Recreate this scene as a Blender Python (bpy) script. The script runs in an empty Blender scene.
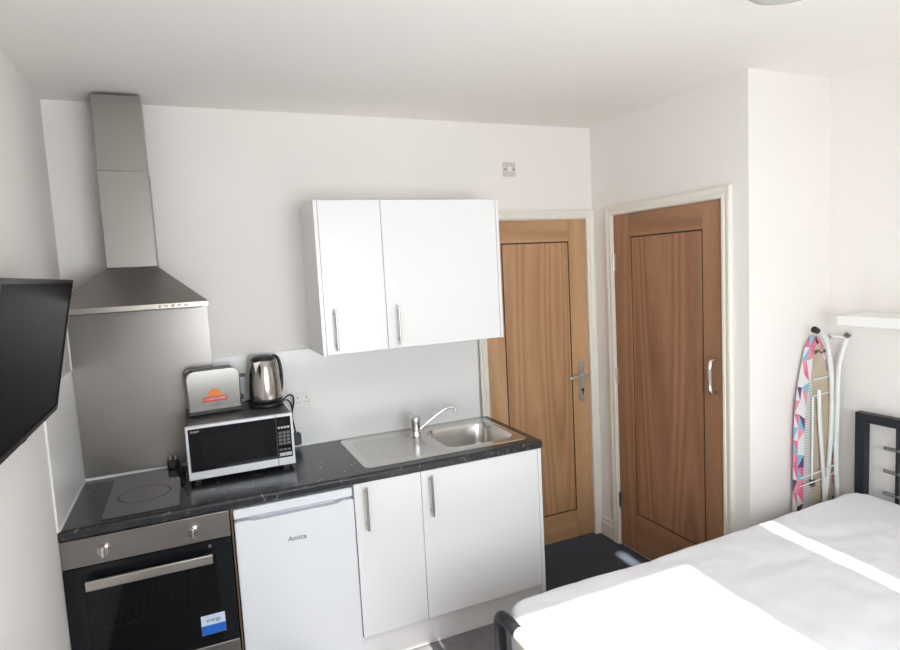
import bpy, bmesh, math, random
from mathutils import Vector, Matrix, noise
random.seed(7)
sc = bpy.context.scene
COL = sc.collection
PI = math.pi

# ------------------------------------------------------------------ materials
def _new(name):
    m = bpy.data.materials.new(name); m.use_nodes = True
    nt = m.node_tree
    return m, nt, nt.nodes['Principled BSDF']

def mat(name, col, rough=.5, metal=0., spec=.5, coat=0., bump=0., bscale=200., var=0., vscale=3., trans=0.):
    m, nt, b = _new(name)
    b.inputs['Base Color'].default_value = (*col, 1)
    b.inputs['Roughness'].default_value = rough
    b.inputs['Metallic'].default_value = metal
    b.inputs['Specular IOR Level'].default_value = spec
    b.inputs['Coat Weight'].default_value = coat
    b.inputs['Coat Roughness'].default_value = .05
    b.inputs['Transmission Weight'].default_value = trans
    tc = nt.nodes.new('ShaderNodeTexCoord')
    if bump:
        n = nt.nodes.new('ShaderNodeTexNoise'); n.inputs['Scale'].default_value = bscale; n.inputs['Detail'].default_value = 3
        bp = nt.nodes.new('ShaderNodeBump'); bp.inputs['Strength'].default_value = bump; bp.inputs['Distance'].default_value = .002
        nt.links.new(tc.outputs['Object'], n.inputs['Vector']); nt.links.new(n.outputs['Fac'], bp.inputs['Height'])
        nt.links.new(bp.outputs['Normal'], b.inputs['Normal'])
    if var:
        n = nt.nodes.new('ShaderNodeTexNoise'); n.inputs['Scale'].default_value = vscale; n.inputs['Detail'].default_value = 4
        r = nt.nodes.new('ShaderNodeValToRGB')
        r.color_ramp.elements[0].position = .3; r.color_ramp.elements[1].position = .7
        r.color_ramp.elements[0].color = (*[c*(1-var) for c in col], 1)
        r.color_ramp.elements[1].color = (*[min(1, c*(1+var)) for c in col], 1)
        nt.links.new(tc.outputs['Object'], n.inputs['Vector']); nt.links.new(n.outputs['Fac'], r.inputs['Fac'])
        nt.links.new(r.outputs['Color'], b.inputs['Base Color'])
    return m

def brushed(name, col, rough, axis_scale, bump=.15, rvar=.08):
    m, nt, b = _new(name)
    b.inputs['Base Color'].default_value = (*col, 1); b.inputs['Metallic'].default_value = 1
    tc = nt.nodes.new('ShaderNodeTexCoord'); mp = nt.nodes.new('ShaderNodeMapping')
    mp.inputs['Scale'].default_value = axis_scale
    n = nt.nodes.new('ShaderNodeTexNoise'); n.inputs['Scale'].default_value = 1; n.inputs['Detail'].default_value = 4
    mr = nt.nodes.new('ShaderNodeMapRange'); mr.inputs['To Min'].default_value = rough-rvar; mr.inputs['To Max'].default_value = rough+rvar
    bp = nt.nodes.new('ShaderNodeBump'); bp.inputs['Strength'].default_value = bump; bp.inputs['Distance'].default_value = .0006
    L = nt.links.new
    L(tc.outputs['Object'], mp.inputs['Vector']); L(mp.outputs['Vector'], n.inputs['Vector'])
    L(n.outputs['Fac'], mr.inputs['Value']); L(mr.outputs['Result'], b.inputs['Roughness'])
    L(n.outputs['Fac'], bp.inputs['Height']); L(bp.outputs['Normal'], b.inputs['Normal'])
    return m

def oak(name, light, dark, horizontal=False, fig=1.0, off=(0, 0, 0)):
    """grain runs along local z (or x when horizontal)"""
    m, nt, b = _new(name)
    L = nt.links.new
    b.inputs['Roughness'].default_value = .42
    b.inputs['Specular IOR Level'].default_value = .4
    tc = nt.nodes.new('ShaderNodeTexCoord'); mp = nt.nodes.new('ShaderNodeMapping')
    mp.inputs['Scale'].default_value = (.055, 1, 1) if horizontal else (1, 1, .055)
    mp.inputs['Location'].default_value = off
    L(tc.outputs['Object'], mp.inputs['Vector'])
    def tex(kind, scale, **kw):
        t = nt.nodes.new(kind); t.inputs['Scale'].default_value = scale
        for k, v in kw.items(): t.inputs[k.replace('_', ' ')].default_value = v
        L(mp.outputs['Vector'], t.inputs['Vector']); return t
    n = tex('ShaderNodeTexNoise', 170, Detail=3)
    n2 = tex('ShaderNodeTexNoise', 9, Detail=4, Roughness=.6)
    nc = tex('ShaderNodeTexNoise', 3.2, Detail=1)
    # cathedral figure: contour lines of a slow noise field
    mu = nt.nodes.new('ShaderNodeMath'); mu.operation = 'MULTIPLY'; mu.inputs[1].default_value = 30*fig
    pp = nt.nodes.new('ShaderNodeMath'); pp.operation = 'PINGPONG'; pp.inputs[1].default_value = 1
    L(nc.outputs['Fac'], mu.inputs[0]); L(mu.outputs[0], pp.inputs[0])
    acc = None
    for node, wgt in ((pp, .30), (n, .46), (n2, .36)):
        a = nt.nodes.new('ShaderNodeMath'); a.operation = 'MULTIPLY_ADD'; a.inputs[1].default_value = wgt
        a.inputs[2].default_value = 0
        L(node.outputs[0], a.inputs[0])
        if acc: L(acc.outputs[0], a.inputs[2])
        acc = a
    r = nt.nodes.new('ShaderNodeValToRGB')
    r.color_ramp.elements[0].position = .30; r.color_ramp.elements[0].color = (*dark, 1)
    r.color_ramp.elements[1].position = .78; r.color_ramp.elements[1].color = (*light, 1)
    L(acc.outputs[0], r.inputs['Fac']); L(r.outputs['Color'], b.inputs['Base Color'])
    bp = nt.nodes.new('ShaderNodeBump'); bp.inputs['Strength'].default_value = .12; bp.inputs['Distance'].default_value = .001
    L(n.outputs['Fac'], bp.inputs['Height']); L(bp.outputs['Normal'], b.inputs['Normal'])
    return m

def worktop_mat():
    m, nt, b = _new('charcoal_laminate'); L = nt.links.new
    tc = nt.nodes.new('ShaderNodeTexCoord')
    n = nt.nodes.new('ShaderNodeTexNoise'); n.inputs['Scale'].default_value = 30; n.inputs['Detail'].default_value = 6
    n.inputs['Distortion'].default_value = 1.5
    r = nt.nodes.new('ShaderNodeValToRGB'); e = r.color_ramp.elements
    e[0].position = .3; e[0].color = (.018, .019, .022, 1); e[1].position = .62; e[1].color = (.030, .031, .035, 1)
    x = e.new(.70); x.color = (.16, .155, .15, 1)
    L(tc.outputs['Object'], n.inputs['Vector']); L(n.outputs['Fac'], r.inputs['Fac']); L(r.outputs['Color'], b.inputs['Base Color'])
    b.inputs['Roughness'].default_value = .24
    n2 = nt.nodes.new('ShaderNodeTexNoise'); n2.inputs['Scale'].default_value = 260
    bp = nt.nodes.new('ShaderNodeBump'); bp.inputs['Strength'].default_value = .12; bp.inputs['Distance'].default_value = .0008
    L(tc.outputs['Object'], n2.inputs['Vector']); L(n2.outputs['Fac'], bp.inputs['Height']); L(bp.outputs['Normal'], b.inputs['Normal'])
    return m

M = {}
M['wall'] = mat('white_wall_paint', (.84, .812, .785), .75, bump=.25, bscale=90, spec=.25)
M['ceil'] = mat('white_ceiling_paint', (.85, .822, .79), .8, bump=.2, bscale=120, spec=.2)
M['carpet'] = mat('navy_carpet', (.075, .085, .110), .95, bump=1., bscale=420, var=.35, vscale=160, spec=.1)
M['vinyl'] = mat('grey_vinyl', (.20, .195, .20), .45, var=.12, vscale=25)
M['trim'] = mat('cream_gloss_trim', (.80, .775, .70), .35)
M['white'] = mat('white_gloss_cabinet', (.86, .86, .865), .22)
M['carc'] = mat('white_melamine', (.78, .78, .785), .4)
M['fridge'] = mat('white_enamel', (.80, .82, .86), .28, bump=.05, bscale=300)
M['dgap'] = mat('dark_gap', (.03, .025, .02), .8)
M['chip'] = mat('chipboard_edge', (.16, .10, .055), .8, var=.3, vscale=300)
M['top'] = worktop_mat()
M['steel'] = brushed('brushed_steel', (.30, .28, .265), .33, (3, 3, 220), bump=.05)
M['steelh'] = brushed('brushed_steel_hood', (.33, .31, .292), .38, (260, 260, 2))
M['steels'] = brushed('splashback_steel', (.29, .272, .258), .30, (1.2, 1.2, 320), bump=0, rvar=.03)
M['sink'] = brushed('sink_steel', (.66, .645, .62), .24, (4, 120, 120), bump=.1, rvar=.06)
M['chrome'] = mat('chrome', (.78, .78, .79), .09, 1)
M['satin'] = mat('satin_nickel', (.56, .52, .475), .28, 1)
M['toast'] = mat('toaster_steel', (.23, .22, .205), .2, 1, bump=.03, bscale=6)
M['nickel'] = mat('pale_nickel', (.66, .66, .66), .32, .85)
M['polish'] = mat('polished_steel', (.46, .425, .395), .16, 1, bump=.03, bscale=6)
M['silver'] = mat('silver_plastic', (.70, .71, .74), .35, .3)
M['dgrey'] = mat('dark_grey_metal', (.12, .12, .125), .42, .4)
M['black'] = mat('black_plastic', (.012, .012, .013), .38)
M['cable'] = mat('black_cable_rubber', (.010, .010, .011), .5)
M['bglass'] = mat('black_glass', (.008, .009, .011), .06, spec=.3)
M['mwmesh'] = mat('microwave_window', (.014, .014, .016), .2, spec=.15)
M['hob'] = mat('hob_glass', (.10, .104, .115), .16, spec=.9, coat=.4)
M['hobring'] = mat('hob_marking', (.006, .006, .007), .5)
M['screen'] = mat('tv_screen', (.009, .010, .011), .33, spec=.15)
M['screen'].node_tree.nodes['Principled BSDF'].inputs['IOR'].default_value = 1.12
M['tvf'] = mat('tv_bezel', (.012, .012, .012), .35, spec=.25)
M['enamel'] = mat('oven_enamel', (.02, .022, .028), .3)
M['rack'] = mat('rack_wire', (.45, .45, .45), .3, 1)
M['bed'] = mat('black_powdercoat', (.018, .020, .024), .42, spec=.3)
M['barm'] = mat('grey_painted_bar', (.16, .165, .175), .35)
M['sheet'] = mat('white_sheet', (.76, .765, .80), .9, bump=.35, bscale=350, spec=.15)
M['cream'] = mat('cream_cloth', (.80, .77, .69), .85, bump=.2, bscale=400)
M['plastic'] = mat('white_plastic', (.80, .79, .77), .3)
M['slot'] = mat('socket_slot', (.10, .09, .09), .6)
M['lamp'] = mat('frosted_grey_glass', (.55, .56, .54), .25)
M['shelfm'] = mat('white_shelf', (.84, .84, .82), .4)
M['tube'] = mat('white_coated_tube', (.80, .82, .81), .3)
M['beige'] = mat('beige_underlay', (.52, .44, .33), .9, var=.08, vscale=14, bump=.2, bscale=300)
M['sealant'] = mat('white_sealant', (.82, .82, .80), .5)
M['panel'] = mat('white_gloss_splash_panel', (.83, .83, .825), .16)
M['key'] = mat('pale_keys', (.55, .56, .58), .5)
M['keyd'] = mat('dim_keys', (.13, .135, .14), .5)
M['red'] = mat('sticker_red', (.62, .05, .03), .5)
M['orange'] = mat('sticker_orange', (.85, .22, .03), .5)
M['blue'] = mat('sticker_blue', (.02, .14, .60), .4)
M['pale'] = mat('sticker_pale', (.62, .72, .88), .4)
M['ink'] = mat('dark_ink', (.05, .05, .06), .5)
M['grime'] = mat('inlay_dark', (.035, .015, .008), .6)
OAK1 = (oak('oak_panel', (.56, .335, .18), (.36, .19, .09)), oak('oak_stile', (.60, .375, .205), (.42, .24, .12), fig=.5, off=(3, 1, 2)), oak('oak_rail', (.58, .36, .195), (.40, .22, .11), True, fig=.5))
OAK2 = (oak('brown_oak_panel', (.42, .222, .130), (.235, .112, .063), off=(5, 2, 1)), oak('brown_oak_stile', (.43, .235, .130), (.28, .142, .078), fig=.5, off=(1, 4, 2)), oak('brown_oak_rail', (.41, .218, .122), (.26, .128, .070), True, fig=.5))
def tinted_glass():
    m, nt, b = _new('smoked_oven_glass')
    out = nt.nodes['Material Output']
    t = nt.nodes.new('ShaderNodeBsdfTransparent'); t.inputs['Color'].default_value = (.28, .30, .34, 1)
    g = nt.nodes.new('ShaderNodeBsdfGlossy'); g.inputs['Roughness'].default_value = .05
    f = nt.nodes.new('ShaderNodeFresnel'); f.inputs['IOR'].default_value = 1.5
    x = nt.nodes.new('ShaderNodeMixShader')
    nt.links.new(f.outputs[0], x.inputs[0]); nt.links.new(t.outputs[0], x.inputs[1]); nt.links.new(g.outputs[0], x.inputs[2])
    nt.links.new(x.outputs[0], out.inputs['Surface'])
    return m
M['oglass'] = tinted_glass()
def mesh_deck():
    m, nt, b = _new('perforated_deck'); L = nt.links.new
    tc = nt.nodes.new('ShaderNodeTexCoord')
    v = nt.nodes.new('ShaderNodeTexVoronoi'); v.inputs['Scale'].default_value = 75; v.inputs['Randomness'].default_value = .0
    r = nt.nodes.new('ShaderNodeValToRGB'); e = r.color_ramp.elements
    e[0].position = .30; e[0].color = (.22, .21, .20, 1); e[1].position = .42; e[1].color = (.66, .66, .64, 1)
    L(tc.outputs['Object'], v.inputs['Vector']); L(v.outputs['Distance'], r.inputs['Fac']); L(r.outputs['Color'], b.inputs['Base Color'])
    b.inputs['Roughness'].default_value = .5
    return m
M['deck'] = mesh_deck()
def curtain_mat():
    m, nt, b = _new('pale_curtain'); out = nt.nodes['Material Output']
    b.inputs['Base Color'].default_value = (.7, .69, .66, 1); b.inputs['Roughness'].default_value = .9
    t = nt.nodes.new('ShaderNodeBsdfTranslucent'); t.inputs['Color'].default_value = (.6, .59, .56, 1)
    x = nt.nodes.new('ShaderNodeMixShader'); x.inputs[0].default_value = .25
    nt.links.new(b.outputs[0], x.inputs[1]); nt.links.new(t.outputs[0], x.inputs[2]); nt.links.new(x.outputs[0], out.inputs['Surface'])
    return m
M['curtain'] = curtain_mat()

# ------------------------------------------------------------------ mesh helpers
def box(bm, x0, x1, y0, y1, z0, z1, bev=0, seg=2, mi=0):
    g = bmesh.ops.create_cube(bm, size=1)
    vs = g['verts']
    S = Matrix.Diagonal((abs(x1-x0), abs(y1-y0), abs(z1-z0), 1))
    T = Matrix.Translation(((x0+x1)/2, (y0+y1)/2, (z0+z1)/2))
    bmesh.ops.transform(bm, matrix=T @ S, verts=vs)
    fs = set(f for v in vs for f in v.link_faces)
    for f in fs: f.material_index = mi
    if bev:
        es = list(set(e for v in vs for e in v.link_edges))
        r = bmesh.ops.bevel(bm, geom=es, offset=bev, segments=seg, affect='EDGES', profile=.5)
        for f in r['faces']: f.material_index = mi; f.smooth = True
    return vs

def tube(bm, pts, r, n=12, closed=False, caps=True, smooth_path=0):
    pts = [Vector(p) for p in pts]
    for _ in range(smooth_path):                      # Chaikin corner cutting
        q = [] if closed else [pts[0]]
        m_ = len(pts)
        for i in range(m_ if closed else m_-1):
            a, b = pts[i], pts[(i+1) % m_]
            q += [a.lerp(b, .25), a.lerp(b, .75)]
        if not closed: q.append(pts[-1])
        pts = q
    rings = []; up = None
    N = len(pts)
    for i, p in enumerate(pts):
        a = pts[i-1] if (i > 0 or closed) else p
        b = pts[(i+1) % N] if (i < N-1 or closed) else p
        t = (b-a).normalized()
        if up is None:
            up = Vector((0, 0, 1)) if abs(t.z) < .9 else Vector((0, 1, 0))
        s = t.cross(up)
        if s.length < 1e-5: s = t.orthogonal()
        s.normalize(); up = s.cross(t).normalized()
        rr = r[i] if isinstance(r, (list, tuple)) and len(r) == N else (r if not isinstance(r, (list, tuple)) else r[0])
        rings.append([bm.verts.new(p + (s*math.cos(2*PI*k/n) + up*math.sin(2*PI*k/n))*rr) for k in range(n)])
    for i in range(N if closed else N-1):
        A, B = rings[i], rings[(i+1) % N]
        for k in range(n):
            f = bm.faces.new((A[k], A[(k+1) % n], B[(k+1) % n], B[k])); f.smooth = True
    if caps and not closed:
        bm.faces.new([bm.verts.new(v.co) for v in reversed(rings[0])]); bm.faces.new([bm.verts.new(v.co) for v in rings[-1]])

def cyl(bm, a, b, r, n=20): tube(bm, [a, b], r, n)

def lathe(bm, c, prof, n=40, axis='z'):
    """prof: list of (radius, height)"""
    c = Vector(c); rings = []
    for r, h in prof:
        if r < 1e-5:
            rings.append([bm.verts.new(c+Vector((0, 0, h)))])
        else:
            rings.append([bm.verts.new(c+Vector((r*math.cos(2*PI*k/n), r*math.sin(2*PI*k/n), h))) for k in range(n)])
    for A, B in zip(rings, rings[1:]):
        if len(A) == 1 and len(B) == 1: continue
        for k in range(n):
            k2 = (k+1) % n
            if len(A) == 1: f = bm.faces.new((A[0], B[k2], B[k]))
            elif len(B) == 1: f = bm.faces.new((A[k], A[k2], B[0]))
            else: f = bm.faces.new((A[k], A[k2], B[k2], B[k]))
            f.smooth = True

def prism(bm, pts2, axis, a, b, bev=0):
    """pts2 polygon in the plane across axis; extruded a..b"""
    def P(u, v, w):
        return {'x': (w, u, v), 'y': (u, w, v), 'z': (u, v, w)}[axis]
    A = [bm.verts.new(P(u, v, a)) for u, v in pts2]; B = [bm.verts.new(P(u, v, b)) for u, v in pts2]
    n = len(A)
    fs = [bm.faces.new(A), bm.faces.new(list(reversed(B)))]
    for i in range(n): fs.append(bm.faces.new((A[i], B[i], B[(i+1) % n], A[(i+1) % n])))
    if bev:
        es = list(set(e for f in fs for e in f.edges))
        bmesh.ops.bevel(bm, geom=es, offset=bev, segments=2, affect='EDGES')

def rrect(u0, u1, v0, v1, r, n=6):
    P = []
    for cu, cv, s in ((u1-r, v1-r, 0), (u0+r, v1-r, 1), (u0+r, v0+r, 2), (u1-r, v0+r, 3)):
        for k in range(n+1):
            t = (s+k/n)*PI/2
            P.append((cu+r*math.cos(t), cv+r*math.sin(t)))
    return P

def obj(name, bm, m, parent=None, origin=None, smooth=False):
    bmesh.ops.recalc_face_normals(bm, faces=bm.faces[:])
    me = bpy.data.meshes.new(name)
    if parent is not None:
        p = parent; off = Vector((0, 0, 0))
        while p is not None: off += p.location; p = p.parent
        if not parent.get('_local'): bmesh.ops.translate(bm, vec=-off, verts=bm.verts[:])
    elif origin is not None:
        bmesh.ops.translate(bm, vec=-Vector(origin), verts=bm.verts[:])
    if smooth:
        for f in bm.faces: f.smooth = True
    bm.to_mesh(me); bm.free()
    for x in (m if isinstance(m, (list, tuple)) else [m]): me.materials.append(x)
    o = bpy.data.objects.new(name, me); COL.objects.link(o)
    if parent is not None: o.parent = parent
    elif origin is not None: o.location = origin
    return o

def tag(o, label, cat, group=None):
    o['label'] = label; o['category'] = cat
    if group: o['group'] = group
    return o

def thing(name, label, cat, loc=(0, 0, 0), group=None):
    o = bpy.data.objects.new(name, None); o.empty_display_size = .05; COL.objects.link(o); o.location = loc
    return tag(o, label, cat, group)

def struct(name, bm, m, parent=None, smooth=False):
    o = obj(name, bm, m, parent, smooth=smooth)
    if parent is None: o['kind'] = 'structure'
    return o

def B(*a, **k):
    bm = bmesh.new(); box(bm, *a, **k); return bm
def T(*a, **k):
    bm = bmesh.new(); tube(bm, *a, **k); return bm

def text(name, s, size, matx, m, parent, depth=.0004, shear=0):
    cu = bpy.data.curves.new(name+'_curve', 'FONT'); cu.body = s; cu.size = size; cu.extrude = depth
    cu.align_x = 'CENTER'; cu.align_y = 'CENTER'; cu.shear = shear; cu.resolution_u = 3
    t = bpy.data.objects.new(name+'_tmp', cu); COL.objects.link(t)
    dg = bpy.context.evaluated_depsgraph_get(); dg.update()
    me = bpy.data.meshes.new_from_object(t.evaluated_get(dg))
    bpy.data.objects.remove(t); bpy.data.curves.remove(cu)
    off = Vector((0, 0, 0)); p = parent
    while p is not None: off += p.location; p = p.parent
    me.transform(Matrix.Translation(-off) @ matx)
    me.materials.clear(); me.materials.append(m)
    o = bpy.data.objects.new(name, me); COL.objects.link(o); o.parent = parent
    return o
FACE_FRONT = Matrix.Rotation(PI/2, 4, 'X')            # text reading towards -y

# ------------------------------------------------------------------ room
H, W, YA, XR, YB = 2.59, 2.866, -1.146, 3.42, -3.45
def wall_x(name, y0, y1, x0, x1, holes=()):
    """wall slab lying along x between y0,y1 with rectangular holes (xa,xb,za,zb)"""
    bm = bmesh.new()
    xs = sorted({x0, x1, *[h[0] for h in holes], *[h[1] for h in holes]}); zs = sorted({0, H, *[h[2] for h in holes], *[h[3] for h in holes]})
    for a, b in zip(xs, xs[1:]):
        for c, d in zip(zs, zs[1:]):
            mx, mz = (a+b)/2, (c+d)/2
            if any(h[0] < mx < h[1] and h[2] < mz < h[3] for h in holes): continue
            box(bm, a, b, y0, y1, c, d)
    bmesh.ops.remove_doubles(bm, verts=bm.verts[:], dist=1e-5)
    return struct(name, bm, M['wall'])

D1 = (2.088, 2.812, 2.036)      # door 1 leaf x range and top
D2 = (-.996, -.205, 2.036)      # door 2 leaf y range and top
wall_x('wall_back', 0, .12, -.12, 3.6, [(D1[0]-.003, D1[1]+.003, 0, D1[2]+.003)])
struct('wall_left', B(-.12, 0, YB-.12, 0, 0, H), M['wall'])
bm = bmesh.new()
box(bm, W, W+.09, D2[1]+.003, 0, 0, H); box(bm, W, W+.09, YA, D2[0]-.003, 0, H); box(bm, W, W+.09, D2[0]-.003, D2[1]+.003, D2[2]+.003, H)
bmesh.ops.remove_doubles(bm, verts=bm.verts[:], dist=1e-5)
struct('wall_closet', bm, M['wall'])
struct('wall_alcove', B(W+.09, XR, YA, YA+.09, 0, H), M['wall'])
struct('wall_right', B(XR, XR+.12, YB-.12, YA+.09, 0, H), M['wall'])
wall_x('wall_rear', YB-.12, YB, -.12, XR+.12, [(.66, 2.585, .90, 2.24)])
struct('ceiling', B(-.12, 3.6, YB-.12, .12, H, H+.1), M['ceil'])
struct('floor', B(-.12, 2.06, YB-.12, .12, -.1, 0), M['vinyl'])
struct('floor_carpet', B(2.06, 3.6, YB-.12, .12, -.1, 0), M['carpet'])

# window in the rear wall
bm = bmesh.new()
for a in ((.66, 2.585, .90, .95), (.66, 2.585, 2.235, 2.24), (.66, .70, .95, 2.235)): box(bm, a[0], a[1], YB-.09, YB-.04, a[2], a[3])
box(bm, 1.00, 1.03, YB-.09, YB-.04, .95, 2.235)
win = struct('window_1', bm, M['trim'])
struct('window_sill', B(.62, 2.63, YB-.04, YB+.03, .875, .90, bev=.004), M['trim'], win)
# blind and curtain (behind the viewer) that cut the sunlight
rb = thing('roller_blind', 'pale roller blind let partly down over the window behind the viewer', 'blind', (1.34, YB+.02, 2.25))
obj('fabric', B(.62, 2.018, YB+.016, YB+.019, 1.967, 2.25), M['curtain'], rb)
obj('roller', T([(.62, YB+.03, 2.26), (2.018, YB+.03, 2.26)], .02), M['curtain'], rb)
obj('bottom_bar', B(.62, 2.018, YB+.012, YB+.024, 1.957, 1.975, bev=.003), M['trim'], rb)
bm = bmesh.new()
n = 90; rows = []
for i in range(n+1):
    x = 2.020 + (2.525-2.020)*i/n
    y = YB+.055 + .022*math.sin(i/n*2*PI*9)
    rows.append([bm.verts.new((x, y, z)) for z in (.55, 2.30)])
for a, b in zip(rows, rows[1:]):
    f = bm.faces.new((a[0], b[0], b[1], a[1])); f.smooth = True
g = bmesh.ops.solidify(bm, geom=bm.faces[:], thickness=.003)
tag(obj('curtain', bm, M['curtain'], origin=(2.3, YB+.055, .55)), 'pale gathered curtain hanging at the window behind the viewer', 'curtain')

# skirting
def skirt(name, pts, kind='structure'):
    (xa, ya), (xb, yb) = pts
    bm = bmesh.new()
    if abs(xa-xb) < 1e-6:   # along y, on wall x=W facing -x, or x=XR
        prism(bm, [(xa, 0), (xa-.016, 0), (xa-.016, .085), (xa-.010, .095), (xa-.010, .112), (xa-.004, .122), (xa, .124)], 'y', ya, yb)
    else:
        prism(bm, [(ya, 0), (ya-.016, 0), (ya-.016, .085), (ya-.010, .095), (ya-.010, .112), (ya-.004, .122), (ya, .124)], 'x', xa, xb)
    struct(name, bm, M['trim'])
def skirt_fix(): pass
skirt('baseboard_closet', ((W, -.142), (W, -.022)))
skirt('baseboard_closet_end', ((W, YA), (W, -1.062)))
skirt('baseboard_alcove', ((W, YA), (XR, YA)))
skirt('baseboard_right', ((XR, -3.45), (XR, YA-.016)))

# ------------------------------------------------------------------ doors
def architrave(name, local_w0, local_w1, top, wid, place):
    """U-shaped moulded frame in local x/z, facing local -y"""
    bm = bmesh.new()
    prof = [(0, 0), (0, -.012), (.008, -.018), (.018, -.018), (.024, -.014), (wid-.014, -.020), (wid-.004, -.020), (wid, -.016), (wid, 0)]
    path = [((local_w0, 0), (-1, 0)), ((local_w0, top), (-1, 1)), ((local_w1, top), (1, 1)), ((local_w1, 0), (1, 0))]
    rings = []
    for (px, pz), (dx, dz) in path:
        rings.append([bm.verts.new((px+dx*u, v, pz+dz*u)) for u, v in prof])
    for A, Bq in zip(rings, rings[1:]):
        for k in range(len(prof)-1): bm.faces.new((A[k], A[k+1], Bq[k+1], Bq[k]))
        bm.faces.new((A[-1], A[0], Bq[0], Bq[-1]))
    bm.faces.new(rings[0]); bm.faces.new(list(reversed(rings[-1])))
    bmesh.ops.transform(bm, matrix=place, verts=bm.verts[:])
    return struct(name, bm, M['trim'])

def make_door(name, w, h, st_l, st_r, rail_t, rail_b, loc, rot, oaks):
    r = bpy.data.objects.new(name, None); COL.objects.link(r); r['kind'] = 'structure'
    r.location = loc; r.rotation_euler = (0, 0, rot); r['_local'] = 1
    g = .0015; dpt = .04; z0 = .006
    L_ = lambda nm, bm, m: obj(nm, bm, m, r)
    L_('stile', B(0, st_l, 0, dpt, z0, h, bev=.0012, seg=1), oaks[1])
    L_('stile', B(w-st_r, w, 0, dpt, z0, h, bev=.0012, seg=1), oaks[1])
    L_('rail', B(st_l+g/3, w-st_r-g/3, 0, dpt, z0, rail_b, bev=.0008, seg=1), oaks[2])
    L_('rail', B(st_l+g/3, w-st_r-g/3, 0, dpt, rail_t, h, bev=.0008, seg=1), oaks[2])
    L_('panel', B(st_l+.008, w-st_r-.008, .0005, dpt-.001, rail_b+.008, rail_t-.008, bev=.001, seg=1), oaks[0])
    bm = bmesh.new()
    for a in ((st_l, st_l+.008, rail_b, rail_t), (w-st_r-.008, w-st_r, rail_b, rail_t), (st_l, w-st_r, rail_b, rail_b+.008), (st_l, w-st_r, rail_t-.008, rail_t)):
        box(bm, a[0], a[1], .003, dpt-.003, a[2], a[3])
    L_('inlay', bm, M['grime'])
    return r

# door 1 on the back wall
w1 = D1[1]-D1[0]
d1 = make_door('door_1', w1, D1[2], .125, .125, 1.905, .185, (D1[0], .006, 0), 0, OAK1)
architrave('trim_1', D1[0]-.004, D1[1]+.0, D1[2]+.004, .054, Matrix.Identity(4))
hx = 2.752-D1[0]
bm = bmesh.new(); prism(bm, rrect(hx-.020, hx+.020, .890, 1.155, .0195), 'y', -.009, 0, bev=.002)
pl = obj('lock_plate', bm, M['nickel'], d1); pl['_local'] = 1
bm = bmesh.new()
cyl(bm, (hx, -.009, 1.06), (hx, -.045, 1.06), .011)
tube(bm, [(hx+.012, -.045, 1.06), (hx-.005, -.047, 1.06), (hx-.05, -.048, 1.062), (hx-.10, -.045, 1.056), (hx-.112, -.040, 1.055)], .0085, 12, smooth_path=1)
obj('handle', bm, M['nickel'], pl)
bm = bmesh.new(); cyl(bm, (hx, -.009, .965), (hx, -.014, .965), .010); box(bm, hx-.003, hx+.003, -.0142, -.009, .935, .962)
obj('keyhole', bm, M['ink'], d1)

# door 2 on the closet wall: local x runs towards the viewer (-y)
w2 = D2[1]-D2[0]
R2 = Matrix.Translation((W, D2[1], 0)) @ Matrix.Rotation(-PI/2, 4, 'Z')
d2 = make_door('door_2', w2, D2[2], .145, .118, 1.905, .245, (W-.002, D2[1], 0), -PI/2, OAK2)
architrave('trim_2', -.004, w2+.004, D2[2]+.004, .055, R2)
hx = -.205+.955-.012
bm = bmesh.new()
hx = w2-.032
tube(bm, [(hx, 0, 1.262), (hx, -.040, 1.262), (hx, -.052, 1.250), (hx, -.054, 1.18), (hx, -.052, 1.110), (hx, -.040, 1.098), (hx, 0, 1.098)], .0095, 14, smooth_path=2)
obj('pull_handle', bm, M['chrome'], d2)
for z in (.29, 1.075, 1.76):
    bm = bmesh.new(); cyl(bm, (-.003, -.005, z-.05), (-.003, -.005, z+.05), .0048, 12); box(bm, -.001, .016, -.0015, .001, z-.05, z+.05)
    obj('hinge', bm, M['satin'], d2)
struct('trim_closet_floor', B(W+.001, W+.05, D2[0], D2[1], 0, .004), M['trim'])

# ------------------------------------------------------------------ splash panels
p = thing('splashback_panel', 'glossy white wall panel behind the sink and toaster, up to the wall cabinet', 'wall panel', (1.3, 0, .9))
obj('panel', B(.590, 2.018, -.007, -.0005, .9015, 1.40), M['panel'], p)
obj('edge_strip', B(2.018, 2.026, -.009, -.0005, .9015, 1.403, bev=.002), M['satin'], p)
obj('top_strip', B(.590, 2.018, -.009, -.0005, 1.40, 1.406), M['sealant'], p)
obj('sealant', B(.59, 2.018, -.012, -.007, .9003, .907), M['sealant'], p)
p = thing('splashback_panel', 'glossy pale panel on the left wall beside the hob, edged with a white strip', 'wall panel', (0, -.31, .9))
obj('panel', B(.0005, .006, -.612, -.001, .9015, 1.415), M['panel'], p)
obj('edge_strip', B(.0005, .008, -.624, -.6145, .9005, 1.42, bev=.002), M['sealant'], p)
obj('sealant', B(.006, .012, -.612, -.004, .9003, .906), M['sealant'], p)
p = thing('splashback_panel', 'brushed stainless steel splashback behind the hob under the cooker hood', 'splashback', (.3, 0, .905))
obj('sheet', B(.008, .587, -.0045, -.0005, .912, 1.674), M['steels'], p)
obj('sealant', B(.008, .587, -.011, -.0045, .9003, .911), M['sealant'], p)

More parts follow.
